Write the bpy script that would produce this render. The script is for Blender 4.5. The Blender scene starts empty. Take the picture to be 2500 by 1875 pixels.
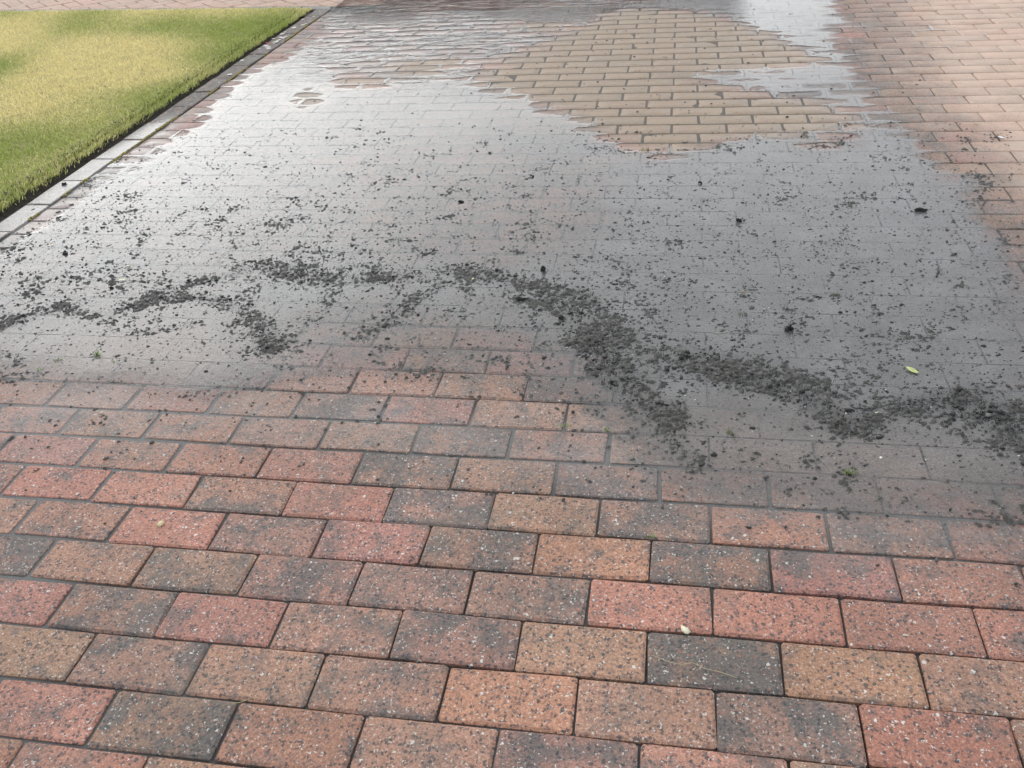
import bpy, math, random
import numpy as np
from mathutils import Matrix, Vector

random.seed(11)
RNG = np.random.default_rng(11)
SC = bpy.context.scene
COL = SC.collection

# ------------------------------------------------------------------ camera
CAM_POS = (0.9053, -1.2436, 1.1231)
CAM_ROT = ((0.98512, -0.03775, 0.16767), (0.15917, 0.56841, -0.807202), (-0.064833, 0.821879, 0.565961))
cam_data = bpy.data.cameras.new('camera')
cam_data.sensor_width = 36.0
cam_data.lens = 36.0 * 2163.2 / 2500.0
cam_data.clip_start = 0.02
cam_data.clip_end = 3000.0
cam = bpy.data.objects.new('camera', cam_data)
COL.objects.link(cam)
cam.matrix_world = Matrix.Translation(CAM_POS) @ Matrix(CAM_ROT).to_4x4()
SC.camera = cam

# ------------------------------------------------------------------ sky, sun, exposure
SUN_EL, SUN_AZ = 24.0, -34.0            # degrees; azimuth from +Y towards +X
world = bpy.data.worlds.new('World')
SC.world = world
world.use_nodes = True
wn, wl = world.node_tree.nodes, world.node_tree.links
wn.clear()
sky = wn.new('ShaderNodeTexSky')
sky.sky_type = 'NISHITA'
sky.sun_disc = False
sky.sun_elevation = math.radians(SUN_EL)
sky.sun_rotation = math.radians(SUN_AZ)
sky.air_density = 1.0
sky.dust_density = 6.0
sky.ozone_density = 1.0
hsv = wn.new('ShaderNodeHueSaturation')          # thin cloud deck: nearly colourless sky
hsv.inputs['Saturation'].default_value = 0.6
wl.new(sky.outputs['Color'], hsv.inputs['Color'])
wtc = wn.new('ShaderNodeTexCoord')
wcl = wn.new('ShaderNodeTexNoise')
wcl.inputs['Scale'].default_value = 2.6
wcl.inputs['Detail'].default_value = 5.0
wmap = wn.new('ShaderNodeMapping')
wmap.inputs['Scale'].default_value = (1, 1, 2.5)
wl.new(wtc.outputs['Generated'], wmap.inputs['Vector'])
wl.new(wmap.outputs['Vector'], wcl.inputs['Vector'])
wmr = wn.new('ShaderNodeMapRange')
wmr.inputs['From Min'].default_value = 0.3
wmr.inputs['From Max'].default_value = 0.7
wmr.inputs['To Min'].default_value = 3.7
wmr.inputs['To Max'].default_value = 4.7
wl.new(wcl.outputs['Fac'], wmr.inputs['Value'])
wmx = wn.new('ShaderNodeMix'); wmx.data_type = 'RGBA'; wmx.blend_type = 'MULTIPLY'
wmx.inputs[0].default_value = 1.0
wgm = wn.new('ShaderNodeGamma')                  # the deck evens out the glow round the hidden sun
wgm.inputs['Gamma'].default_value = 0.36
wl.new(hsv.outputs['Color'], wgm.inputs['Color'])
wtn = wn.new('ShaderNodeMix'); wtn.data_type = 'RGBA'; wtn.blend_type = 'MULTIPLY'
wtn.inputs[0].default_value = 1.0
wtn.inputs[7].default_value = (.94, 1.0, 1.06, 1)     # cool grey cloud
wl.new(wgm.outputs['Color'], wtn.inputs[6])
wl.new(wtn.outputs[2], wmx.inputs[6])
wl.new(wmr.outputs['Result'], wmx.inputs[7])
wbg = wn.new('ShaderNodeBackground')
wbg.inputs['Strength'].default_value = 0.15
wl.new(wmx.outputs[2], wbg.inputs['Color'])
wout = wn.new('ShaderNodeOutputWorld')
wl.new(wbg.outputs['Background'], wout.inputs['Surface'])

sun_data = bpy.data.lights.new('sun', 'SUN')
sun_data.energy = 0.6
sun_data.angle = math.radians(120.0)
sun_data.color = (1.0, 0.92, 0.82)
sun = bpy.data.objects.new('sun', sun_data)
COL.objects.link(sun)
_e, _a = math.radians(SUN_EL), math.radians(SUN_AZ)
SUN_DIR = Vector((math.sin(_a) * math.cos(_e), math.cos(_a) * math.cos(_e), math.sin(_e)))
sun.rotation_euler = SUN_DIR.to_track_quat('Z', 'Y').to_euler()

SC.cycles.max_bounces = 5
SC.cycles.diffuse_bounces = 2
SC.cycles.glossy_bounces = 2
SC.cycles.transparent_max_bounces = 4

SC.view_settings.view_transform = 'Standard'
SC.view_settings.look = 'None'
SC.view_settings.gamma = 1.0
SC.view_settings.use_curve_mapping = False
SC.view_settings.exposure = 0.44

# ------------------------------------------------------------------ measured outlines on the ground (metres)
ZONES={
'damp':[(-0.866,0.452),(1.633,0.169),(1.534,-0.15),(1.276,-0.104),(0.97,-0.065),(0.712,0.011),(0.222,0.091),(-0.202,0.104),(-0.526,-0.008)],
'water':[(-0.801,0.4),(-0.537,0.374),(-0.393,0.362),(-0.038,0.375),(0.045,0.4),(0.074,0.516),(0.173,0.588),(0.423,0.535),(0.573,0.523),(0.663,0.419),(0.768,0.3),(0.862,0.164),(0.901,0.102),(1.058,0.101),(1.147,0.143),(1.287,0.162),(1.402,0.15),(1.481,0.078),(1.593,0.039),(1.798,0.703),(1.717,0.81),(1.737,1.009),(1.747,1.239),(1.746,1.508),(1.722,1.786),(1.655,2.169),(1.633,2.576),(1.645,2.918),(1.739,4.106),(1.801,5.024),(-2.344,5.924),(-1.549,4.631),(-1.179,4.336),(-1.108,3.834),(-1.076,3.377),(-1.083,3.068),(-1.048,2.641),(-1.071,2.437),(-1.001,1.935),(-0.985,1.64),(-1.011,1.424),(-0.997,1.192),(-0.999,0.987),(-1.051,0.745)],
'silver':[(-1.085,1.119),(-0.973,1.617),(-1.056,2.404),(-1.058,3.329),(-1.04,3.88),(-0.322,3.006),(-0.019,2.755),(-0.12,2.454),(-0.098,2.126),(-0.27,1.82),(-0.204,1.508),(-0.24,1.24),(-0.219,0.948),(-0.398,0.718),(-0.599,0.583),(-0.84,0.453),(-1.092,0.8)],
'mid':[(-0.112,2.422),(0.341,2.309),(0.582,1.949),(0.719,1.671),(0.69,1.254),(0.584,0.973),(0.152,0.931),(-0.193,1.241),(-0.293,1.726),(-0.145,2.019)],
'grey':[(0.732,1.714),(1.63,2.018),(1.72,1.508),(1.703,1.008),(1.661,0.675),(1.754,0.561),(1.633,0.169),(1.379,0.249),(1.167,0.362),(0.973,0.332),(0.82,0.429),(0.578,0.642),(0.24,0.797),(-0.038,0.84),(-0.219,0.948),(0.144,0.959),(0.597,0.973),(0.718,1.255)],
'front':[(-0.082,0.54),(0.015,0.686),(0.19,0.744),(0.402,0.634),(0.613,0.644),(0.723,0.461),(0.779,0.284),(0.68,0.277),(0.45,0.405),(0.12,0.385),(-0.03,0.356)],
'pinkleft':[(-0.84,0.453),(-0.547,0.61),(-0.308,0.671),(-0.08,0.475),(0.022,0.34),(-0.309,0.299),(-0.75,0.33)],
'pinkright':[(0.898,0.212),(1.068,0.305),(1.204,0.191),(1.332,0.23),(1.499,0.214),(1.616,0.115),(1.578,-0.009),(1.3,0.037),(0.971,0.034),(0.883,0.094)],
'patchy':[(-1.179,4.336),(-0.315,4.067),(0.593,3.627),(0.488,3.181),(0.26,2.882),(0.017,2.681),(-0.334,2.633),(-0.695,2.727),(-1.023,3.235)],
'isl_a':[(0.549,4.105),(0.948,4.0),(1.227,3.627),(1.401,3.26),(1.504,3.045),(1.571,2.94),(1.457,2.789),(1.262,2.748),(1.11,2.831),(0.97,2.721),(0.79,2.769),(0.6,2.609),(0.44,2.275),(0.275,2.497),(0.115,2.606),(-0.004,2.682),(0.04,2.899),(0.193,3.193),(0.299,3.449),(0.463,3.744)],
'isl_b':[(0.27,2.53),(0.597,2.643),(0.891,2.706),(1.102,2.578),(1.26,2.443),(1.444,2.332),(1.582,2.226),(1.613,2.108),(1.571,1.943),(1.517,1.997),(1.425,2.024),(1.308,1.969),(1.147,1.954),(1.016,1.881),(0.912,1.764),(0.778,1.748),(0.668,1.947),(0.565,2.168),(0.418,2.305)],
'isl_c':[(-0.846,2.56),(-0.718,2.729),(-0.6,2.58),(-0.591,2.37),(-0.701,2.325)],
'isl_d':[(-0.476,3.06),(-0.128,3.171),(-0.066,2.985),(-0.204,2.804),(-0.352,2.778)],
'isl_e':[(1.289,1.931),(1.512,1.963),(1.565,1.901),(1.446,1.813),(1.296,1.829)],
'isl_f':[(-0.665,2.875),(-0.454,2.822),(-0.344,2.669),(-0.511,2.575),(-0.635,2.652)],
'isl_g':[(-0.001,3.889),(0.36,3.778),(0.497,3.619),(0.238,3.551),(-0.008,3.7)],
'chan':[(0.95,2.757),(1.188,2.81),(1.495,2.787),(1.643,2.64),(1.598,2.454),(1.356,2.517),(1.103,2.623)],
'brown':[(-1.584,5.759),(0.064,5.401),(0.199,4.278),(-0.108,4.131),(-0.457,4.205),(-0.631,4.111),(-0.906,4.173),(-1.064,4.124)],
'leftjoint':[(-0.86,0.408),(-0.181,0.326),(-0.057,-0.013),(-0.034,-0.287),(-0.004,-0.481),(0.098,-0.678),(-0.253,-0.721)],
'rightfade':[(1.828,5.018),(2.273,4.922),(2.057,3.449),(1.974,2.682),(1.973,2.105),(1.964,1.582),(1.976,1.243),(1.801,0.683),(1.696,0.809),(1.747,1.239),(1.746,1.508),(1.722,1.786),(1.655,2.169),(1.633,2.576),(1.657,3.15)],
'browntail':[(-0.274,5.475),(0.765,5.249),(0.792,4.233),(0.48,4.162),(-0.052,4.123)],
'pud_a':[(-1.055,4.052),(-0.913,4.199),(-0.717,4.219),(-0.602,4.107),(-0.551,3.962),(-0.661,3.909),(-0.877,3.893)],
'pud_b':[(-0.263,4.083),(0.086,4.103),(0.561,4.126),(0.59,3.875),(0.42,3.668),(0.102,3.811)],
'kerbwet':[(-1.371,1.186),(-1.319,1.422),(-1.295,2.226),(-1.173,2.283),(-0.985,1.64),(-0.997,1.192),(-1.051,0.745)],
'dry':[(1.95,5.31),(5.222,4.534),(2.518,0.379),(2.008,0.693),(1.916,1.014),(1.852,1.18),(1.858,1.583),(1.823,1.785),(1.782,2.164),(1.743,2.699),(1.809,3.479)],
'pinkdamp':[(1.777,1.583),(1.964,1.242),(1.791,0.682),(1.707,0.699),(1.721,0.906),(1.759,1.239)],
}
WASH=[
 ([(-0.845,0.499),(-0.81,0.568),(-0.73,0.639),(-0.573,0.609),(-0.48,0.689),(-0.358,0.72),(-0.211,0.663),(-0.125,0.584),(-0.048,0.487)],0.04,0.95,1),
 ([(-0.559,0.585),(-0.43,0.522),(-0.301,0.575)],0.03,0.5,1),
 ([(-0.493,0.714),(-0.396,0.799),(-0.258,0.903),(-0.038,0.84),(0.163,0.842),(0.349,0.887),(0.486,0.846),(0.695,0.754),(0.775,0.63)],0.05,0.72,1),
 ([(-0.942,0.806),(-0.72,0.786),(-0.514,0.808),(-0.33,0.871),(-0.19,0.949)],0.1,0.3,0.9),
 ([(0.217,0.601),(0.259,0.722),(0.311,0.826)],0.04,0.6,0.9),
 ([(0.356,0.855),(0.39,0.753),(0.35,0.654)],0.03,0.4,0.9),
 ([(0.61,0.762),(0.756,0.585),(0.869,0.509),(1.035,0.461),(1.17,0.397),(1.306,0.355),(1.437,0.323),(1.644,0.315)],0.09,0.6,1),
 ([(0.724,0.563),(0.799,0.428),(0.876,0.308),(0.935,0.255)],0.055,0.95,1.1),
 ([(1.073,0.417),(1.167,0.362),(1.254,0.31),(1.273,0.249),(1.3,0.251),(1.346,0.317),(1.497,0.352),(1.63,0.268)],0.055,1.05,1.1),
 ([(0.917,0.214),(0.972,0.129)],0.05,0.5,1),
 ([(1.562,0.263),(1.6,0.167)],0.05,0.7,1),
 ([(-1.146,0.919),(-0.869,0.698)],0.08,0.28,0.9),
 ([(-1.106,1.05),(-0.798,1.196),(-0.32,1.204)],0.1,0.15,0.7),
 ([(0.742,0.768),(1.196,0.695),(1.59,0.59)],0.16,0.2,0.9),
]


# ------------------------------------------------------------------ ground condition maps
GX0, GX1, GY0, GY1, GS = -1.6, 4.4, -1.1, 6.4, 0.0125
GNX, GNY = int((GX1 - GX0) / GS) + 1, int((GY1 - GY0) / GS) + 1
gx = GX0 + np.arange(GNX) * GS
gy = GY0 + np.arange(GNY) * GS
MX, MY = np.meshgrid(gx, gy)


def poly_mask(poly):
    inside = np.zeros(MX.shape, bool)
    n = len(poly)
    for i in range(n):
        x0, y0 = poly[i]
        x1, y1 = poly[(i + 1) % n]
        if y0 == y1:
            continue
        c = ((MY < y0) != (MY < y1)) & (MX < (x1 - x0) * (MY - y0) / (y1 - y0) + x0)
        inside ^= c
    return inside.astype(float)


def blur(a, sigma):
    r = sigma / GS
    if r < 0.3:
        return a
    k = max(1, int(round(r * 3)))
    w = np.exp(-0.5 * (np.arange(-k, k + 1) / r) ** 2)
    w /= w.sum()
    p = np.pad(a, ((k, k), (k, k)), mode='edge')
    p = np.apply_along_axis(lambda v: np.convolve(v, w, 'valid'), 0, p)
    return np.apply_along_axis(lambda v: np.convolve(v, w, 'valid'), 1, p)


def field_noise(sigma):
    a = blur(RNG.normal(size=MX.shape), sigma)
    return a / a.std()


MAPS = {k: np.zeros(MX.shape) for k in ('cov', 'murk', 'wet', 'silt', 'dust', 'pink', 'rip', 'fill', 'fcol', 'soft')}
MAPS['wet'] += 0.38
MAPS['dome'] = np.full(MX.shape, .12)
MAPS['fill'] += 0.35
NZ1, NZ2 = field_noise(0.05), field_noise(0.14)
MAPS['fill'] += .16 * field_noise(.07)


def paint(zone, sigma, wob=0.12, **vals):
    m = blur(poly_mask(ZONES[zone]), max(sigma, 0.03))
    m = m + wob * (0.6 * NZ1 + 0.6 * NZ2) * np.exp(-((m - 0.5) / 0.3) ** 2)
    w = min(0.5, sigma / max(sigma, 0.03) * 0.5)
    m = np.clip((m - (0.5 - w)) / (2 * w), 0, 1)
    for k, v in vals.items():
        MAPS[k] = MAPS[k] * (1 - m) + v * m


paint('dry', .09, wet=0.03, dust=.84)
paint('rightfade', .10, wet=.35, silt=.30, dust=.62, fill=.8, murk=.3, soft=1)
paint('pinkdamp', .1, wet=.75, silt=.42, dust=.3, fill=.9, murk=.35)
paint('leftjoint', .12, fill=.95, fcol=.5)
paint('damp', .09, wet=.7, silt=.46, fill=1.03, fcol=.8)
paint('kerbwet', .05, wet=1, silt=.35, fill=1, cov=.15, murk=.3)
paint('water', .09, cov=1.1, murk=.55, wet=1, silt=.5, fill=1, dust=0, fcol=.05, soft=1)
paint('grey', .10, cov=1.2, murk=.64, silt=.45, soft=.6)
paint('silver', .07, cov=1.35, murk=.38, silt=.40, rip=.16, soft=0)
paint('mid', .09, cov=1.1, murk=.22, silt=.34, soft=.3)
paint('front', .09, cov=.6, murk=.36, silt=.45, fcol=.7, soft=1)
paint('pinkleft', .09, cov=.8, murk=.68, pink=1, silt=.5, fcol=.7, soft=1)
paint('pinkright', .09, cov=.75, murk=.62, pink=1, silt=.5, fcol=.7, soft=1)
farz = np.clip((MY - 1.45) / .3, 0, 1)
MAPS['dome'] = .12 + .88 * farz
paint('patchy', .08, cov=.62, murk=.22, silt=.42, rip=.5, soft=0)
paint('browntail', .05, cov=1.1, murk=.0, silt=.1, rip=.4, soft=0)
paint('brown', .04, cov=1.3, murk=-.4, silt=-.5, rip=.24, soft=0, wet=1)
paint('pud_a', .02, cov=1.5, murk=.25, rip=.12)
paint('pud_b', .02, cov=1.5, murk=.25, rip=.12)
es = np.exp(-((MX + 1.15) / .07) ** 2) * np.clip((MY - .9) / .3, 0, 1)
MAPS['silt'] = np.maximum(MAPS['silt'], .5 * es)
isl = np.zeros(MX.shape)
for z in ('isl_a', 'isl_b'):
    isl = np.maximum(isl, poly_mask(ZONES[z]))
isw, isn = np.clip(blur(isl, .12) * 1.2, 0, 1), blur(isl, .05)
chn = blur(poly_mask(ZONES['chan']), .05)
isd = np.zeros(MX.shape)
for z in ('isl_c', 'isl_d', 'isl_e', 'isl_f', 'isl_g'):
    isd = np.maximum(isd, blur(poly_mask(ZONES[z]), .05))
MAPS['cov'] = MAPS['cov'] * (1 - isw) + -.15 * isw
MAPS['cov'] = np.where(isw > .02, np.minimum(MAPS['cov'], 1.35 - 1.5 * isw), MAPS['cov'])
MAPS['cov'] = MAPS['cov'] * (1 - .8 * chn) + .52 * .8 * chn
MAPS['cov'] = MAPS['cov'] * (1 - isd) + .34 * isd
MAPS['soft'] *= 1 - np.clip(blur(isl, .14) * 4, 0, 1)
MAPS['cov'] += farz * .13 * NZ1 * np.exp(-((MAPS['cov'] - .5) / .45) ** 2) + farz * .10 * NZ2
for k, v in dict(murk=.0, wet=.72, silt=0, dust=.95, fill=1.1, fcol=0, soft=0).items():
    w_ = np.clip(np.maximum(isw if k in ('wet', 'dust', 'silt') else isn, .85 * isd), 0, 1)
    MAPS[k] = MAPS[k] * (1 - w_) + v * w_


def sample(name, x, y):
    fx = np.clip((np.asarray(x) - GX0) / GS, 0, GNX - 1.001)
    fy = np.clip((np.asarray(y) - GY0) / GS, 0, GNY - 1.001)
    ix, iy = fx.astype(int), fy.astype(int)
    tx, ty = fx - ix, fy - iy
    m = MAPS[name]
    return (m[iy, ix] * (1 - tx) + m[iy, ix + 1] * tx) * (1 - ty) + (m[iy + 1, ix] * (1 - tx) + m[iy + 1, ix + 1] * tx) * ty


# how much washed-up soil lies where
wash = np.zeros(MX.shape)
for pts, width, strength, rad in WASH:
    best = np.full(MX.shape, 9.0)
    for (x0, y0), (x1, y1) in zip(pts[:-1], pts[1:]):
        dx, dy = x1 - x0, y1 - y0
        t = np.clip(((MX - x0) * dx + (MY - y0) * dy) / (dx * dx + dy * dy), 0, 1)
        best = np.minimum(best, np.hypot(MX - x0 - t * dx, MY - y0 - t * dy))
    wash = np.maximum(wash, strength * np.exp(-(best / (width * 1.0 * (1 + .2 * NZ2))) ** 2 * 1.2))
wash *= np.clip(.92 + .2 * NZ1 + .12 * NZ2, 0.3, 1.4)
MAPS['wash'] = wash

# ------------------------------------------------------------------ helpers
def mat(name):
    m = bpy.data.materials.new(name)
    m.use_nodes = True
    m.node_tree.nodes.clear()
    return m


class NT:
    """short-hand for building a node tree"""
    def __init__(self, m):
        self.t = m.node_tree
        self.n, self.l = self.t.nodes, self.t.links

    def node(self, typ, **kw):
        n = self.n.new(typ)
        for k, v in kw.items():
            setattr(n, k, v)
        return n

    def put(self, sock, v):
        if hasattr(v, 'is_linked') or hasattr(v, 'links'):
            self.l.new(v, sock)
        else:
            sock.default_value = v

    def math(self, op, a, b=0.0, clamp=False):
        n = self.node('ShaderNodeMath', operation=op, use_clamp=clamp)
        self.put(n.inputs[0], a)
        self.put(n.inputs[1], b)
        return n.outputs[0]

    def ramp(self, v, lo, hi, a=0.0, b=1.0, smooth=True):
        n = self.node('ShaderNodeMapRange')
        n.interpolation_type = 'SMOOTHSTEP' if smooth else 'LINEAR'
        self.put(n.inputs['Value'], v)
        for s, q in zip(('From Min', 'From Max', 'To Min', 'To Max'), (lo, hi, a, b)):
            self.put(n.inputs[s], q)
        return n.outputs['Result']

    def mix(self, f, a, b, blend='MIX'):
        n = self.node('ShaderNodeMix', data_type='RGBA', blend_type=blend)
        self.put(n.inputs[0], f)
        self.put(n.inputs[6], a if not isinstance(a, tuple) else (*a[:3], 1))
        self.put(n.inputs[7], b if not isinstance(b, tuple) else (*b[:3], 1))
        return n.outputs[2]

    def noise(self, vec, scale, detail=2.0, rough=0.5):
        n = self.node('ShaderNodeTexNoise')
        self.put(n.inputs['Vector'], vec)
        n.inputs['Scale'].default_value = scale
        n.inputs['Detail'].default_value = detail
        n.inputs['Roughness'].default_value = rough
        return n.outputs['Fac']

    def voronoi(self, vec, scale, rand=1.0):
        n = self.node('ShaderNodeTexVoronoi')
        self.put(n.inputs['Vector'], vec)
        n.inputs['Scale'].default_value = scale
        n.inputs['Randomness'].default_value = rand
        s = self.node('ShaderNodeSeparateColor')
        self.l.new(n.outputs['Color'], s.inputs[0])
        return n.outputs['Distance'], s.outputs[0], s.outputs[1], s.outputs[2]

    def attr(self, name):
        a = self.node('ShaderNodeAttribute', attribute_name=name)
        s = self.node('ShaderNodeSeparateColor')
        self.l.new(a.outputs['Color'], s.inputs[0])
        return a.outputs['Color'], s.outputs[0], s.outputs[1], s.outputs[2], a.outputs['Alpha']

    def bump(self, height, strength, dist, normal=None):
        b = self.node('ShaderNodeBump')
        self.put(b.inputs['Strength'], strength)
        b.inputs['Distance'].default_value = dist
        self.put(b.inputs['Height'], height)
        if normal is not None:
            self.put(b.inputs['Normal'], normal)
        return b.outputs[0]

    def out(self, shader):
        o = self.node('ShaderNodeOutputMaterial')
        self.l.new(shader, o.inputs['Surface'])


def set_attr(me, name, arr):
    a = me.attributes.new(name, 'FLOAT_COLOR', 'POINT')
    a.data.foreach_set('color', np.ascontiguousarray(arr, np.float32).ravel())


def mesh_from(name, verts, faces, material, smooth=False):
    me = bpy.data.meshes.new(name)
    me.from_pydata([tuple(v) for v in verts], [], [tuple(f) for f in faces])
    if material:
        me.materials.append(material)
    if smooth:
        me.polygons.foreach_set('use_smooth', [True] * len(me.polygons))
    me.update()
    return me


def mesh_fast(name, V, loops, sizes, material, smooth=False):
    """big meshes straight from numpy arrays"""
    me = bpy.data.meshes.new(name)
    me.vertices.add(len(V))
    me.vertices.foreach_set('co', np.ascontiguousarray(V, np.float32).ravel())
    me.loops.add(len(loops))
    me.loops.foreach_set('vertex_index', np.ascontiguousarray(loops, np.int32))
    me.polygons.add(len(sizes))
    st = np.concatenate([[0], np.cumsum(sizes)[:-1]]).astype(np.int32)
    me.polygons.foreach_set('loop_start', st)
    me.polygons.foreach_set('loop_total', np.ascontiguousarray(sizes, np.int32))
    if smooth:
        me.polygons.foreach_set('use_smooth', np.ones(len(sizes), bool))
    me.materials.append(material)
    me.update(calc_edges=True)
    me.validate()
    return me


def link(name, me, parent=None, loc=None, kind=None, label=None, cat=None, group=None):
    o = bpy.data.objects.new(name, me)
    COL.objects.link(o)
    if parent:
        o.parent = parent
    if loc is not None:
        o.location = loc
    if kind:
        o['kind'] = kind
    if label:
        o['label'] = label
    if cat:
        o['category'] = cat
    if group:
        o['group'] = group
    return o


def grid_mesh(name, x0, x1, y0, y1, step, zfun, material, keep=None, attrs=None, smooth=True):
    nx, ny = int(round((x1 - x0) / step)) + 1, int(round((y1 - y0) / step)) + 1
    X, Y = np.meshgrid(np.linspace(x0, x1, nx), np.linspace(y0, y1, ny))
    X, Y = X.ravel(), Y.ravel()
    Z = zfun(X, Y)
    i = (np.arange(ny - 1)[:, None] * nx + np.arange(nx - 1)[None, :]).ravel()
    q = np.stack([i, i + 1, i + nx + 1, i + nx], 1)
    if keep is not None:
        k = keep(X, Y)
        q = q[k[q].any(1)]
    used = np.unique(q)
    remap = np.zeros(len(X), int)
    remap[used] = np.arange(len(used))
    X, Y, Z, q = X[used], Y[used], Z[used], remap[q]
    me = mesh_fast(name, np.stack([X, Y, Z], 1), q.ravel(), np.full(len(q), 4), material, smooth)
    if attrs:
        for an, fn in attrs.items():
            set_attr(me, an, fn(X, Y))
    return me


# ------------------------------------------------------------------ materials
CHAR = (.118, .112, .102)


def make_brick_material():
    m = mat('paver_concrete')
    t = NT(m)
    pos = t.node('ShaderNodeNewGeometry').outputs['Position']
    base, _, _, _, grey = t.attr('base')
    _, wet, silt, dust, rnd = t.attr('zone')
    off = t.node('ShaderNodeVectorMath', operation='ADD')
    t.l.new(pos, off.inputs[0])
    comb = t.node('ShaderNodeCombineXYZ')
    t.l.new(t.math('MULTIPLY', rnd, 61.0), comb.inputs[0])
    t.l.new(t.math('MULTIPLY', rnd, 23.0), comb.inputs[1])
    t.l.new(comb.outputs[0], off.inputs[1])
    v = off.outputs[0]
    wob = t.node('ShaderNodeTexNoise')
    t.put(wob.inputs['Vector'], v)
    wob.inputs['Scale'].default_value = 210
    wob.inputs['Detail'].default_value = 2
    wv = t.node('ShaderNodeVectorMath', operation='MULTIPLY_ADD')
    t.l.new(wob.outputs['Color'], wv.inputs[0])
    wv.inputs[1].default_value = (.009, .009, .009)
    t.l.new(v, wv.inputs[2])
    vv = wv.outputs[0]
    # charcoal clouds of the face mix
    cloud = t.noise(v, 13, 5, .68)
    gf = t.ramp(t.math('ADD', cloud, t.math('MULTIPLY', t.math('SUBTRACT', grey, .5), .5)), .41, .63, 0, .8)
    warm = t.noise(v, 30, 3)
    c = t.mix(t.ramp(warm, .35, .7, 0, .45), base, t.mix(.5, base, (.42, .2, .12)))
    c = t.mix(gf, c, CHAR)
    # aggregate grains
    d1, r1, g1, b1 = t.voronoi(vv, 185)
    dk = t.math('MULTIPLY', t.ramp(r1, .74, .78), t.ramp(d1, .62, .42))
    c = t.mix(t.math('MULTIPLY', dk, .8), c, (.055, .056, .058))
    og = t.math('MULTIPLY', t.ramp(g1, .86, .88), t.ramp(d1, .6, .4))
    c = t.mix(t.math('MULTIPLY', og, .45), c, (.46, .2, .13))
    d3, r3, g3, _ = t.voronoi(vv, 115)
    dk2 = t.math('MULTIPLY', t.ramp(r3, .86, .88), t.ramp(d3, .5, .35))
    c = t.mix(t.math('MULTIPLY', dk2, .55), c, (.1, .102, .104))
    d2, r2, g2, _ = t.voronoi(vv, 330)
    wh = t.math('MULTIPLY', t.ramp(r2, .93, .94), t.ramp(d2, .55, .4))
    lt = t.math('MULTIPLY', t.ramp(g3, .975, .98), t.ramp(d3, .36, .25))
    fine = t.noise(v, 900, 2, .7)
    c = t.mix(1.0, c, t.ramp(fine, .25, .75, .45, 1.5, False), 'MULTIPLY')
    mid = t.noise(v, 240, 2, .6)
    c = t.mix(1.0, c, t.ramp(mid, .28, .72, .6, 1.35, False), 'MULTIPLY')
    c = t.mix(t.math('MULTIPLY', wh, .8), c, (.7, .66, .58))
    c = t.mix(t.math('MULTIPLY', lt, .85), c, (.74, .7, .62))
    # weather stains that run across several pavers
    st = t.noise(pos, 3.2, 4, .6)
    c = t.mix(1.0, c, t.ramp(st, .3, .7, .88, 1.22, False), 'MULTIPLY')
    st2 = t.noise(pos, 5.5, 3, .6)
    c = t.mix(t.ramp(st2, .52, .72, 0, .3), c, (.15, .15, .115))
    # blotchy dust left where the pavers dried, dull silt where water stood
    big = t.noise(pos, 7, 4, .6)
    sm = t.noise(pos, 120, 3, .6)
    df = t.ramp(t.math('ADD', dust, t.math('MULTIPLY', t.math('SUBTRACT', t.math('ADD', big, sm), 1.0), .55)), .15, 1.0, 0, .86)
    c = t.mix(df, c, t.mix(t.ramp(wet, .3, .8), t.mix(big, (.54, .385, .285), (.68, .50, .385)), t.mix(big, (.315, .215, .118), (.42, .30, .18))))
    wd = t.ramp(wet, 0, 1, 1.0, .6, False)
    c = t.mix(1.0, c, wd, 'MULTIPLY')
    sf = t.ramp(t.math('ADD', silt, t.math('MULTIPLY', t.math('SUBTRACT', t.math('ADD', big, sm), 1.0), .7)), .1, .95, 0, .9)
    c = t.mix(sf, c, t.mix(sm, (.20, .18, .165), (.31, .275, .25)))
    p = t.node('ShaderNodeBsdfPrincipled')
    t.put(p.inputs['Base Color'], c)
    patch = t.noise(pos, 45, 3)
    t.put(p.inputs['Roughness'], t.math('ADD', t.ramp(wet, 0, 1, .78, .38, False), t.math('MULTIPLY', t.math('SUBTRACT', patch, .5), .3)))
    p.inputs['IOR'].default_value = 1.45
    t.put(p.inputs['Coat Weight'], t.ramp(wet, .6, 1, 0, .55))
    p.inputs['Coat Roughness'].default_value = .22
    p.inputs['Coat IOR'].default_value = 1.33
    h = t.math('ADD', t.math('MULTIPLY', fine, .5), t.math('ADD', t.math('MULTIPLY', mid, .9), t.math('MULTIPLY', t.math('SUBTRACT', 1, d1), .35)))
    t.put(p.inputs['Normal'], t.bump(h, t.ramp(wet, 0, 1, .95, .75, False), .0022))
    t.out(p.outputs[0])
    return m


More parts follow.
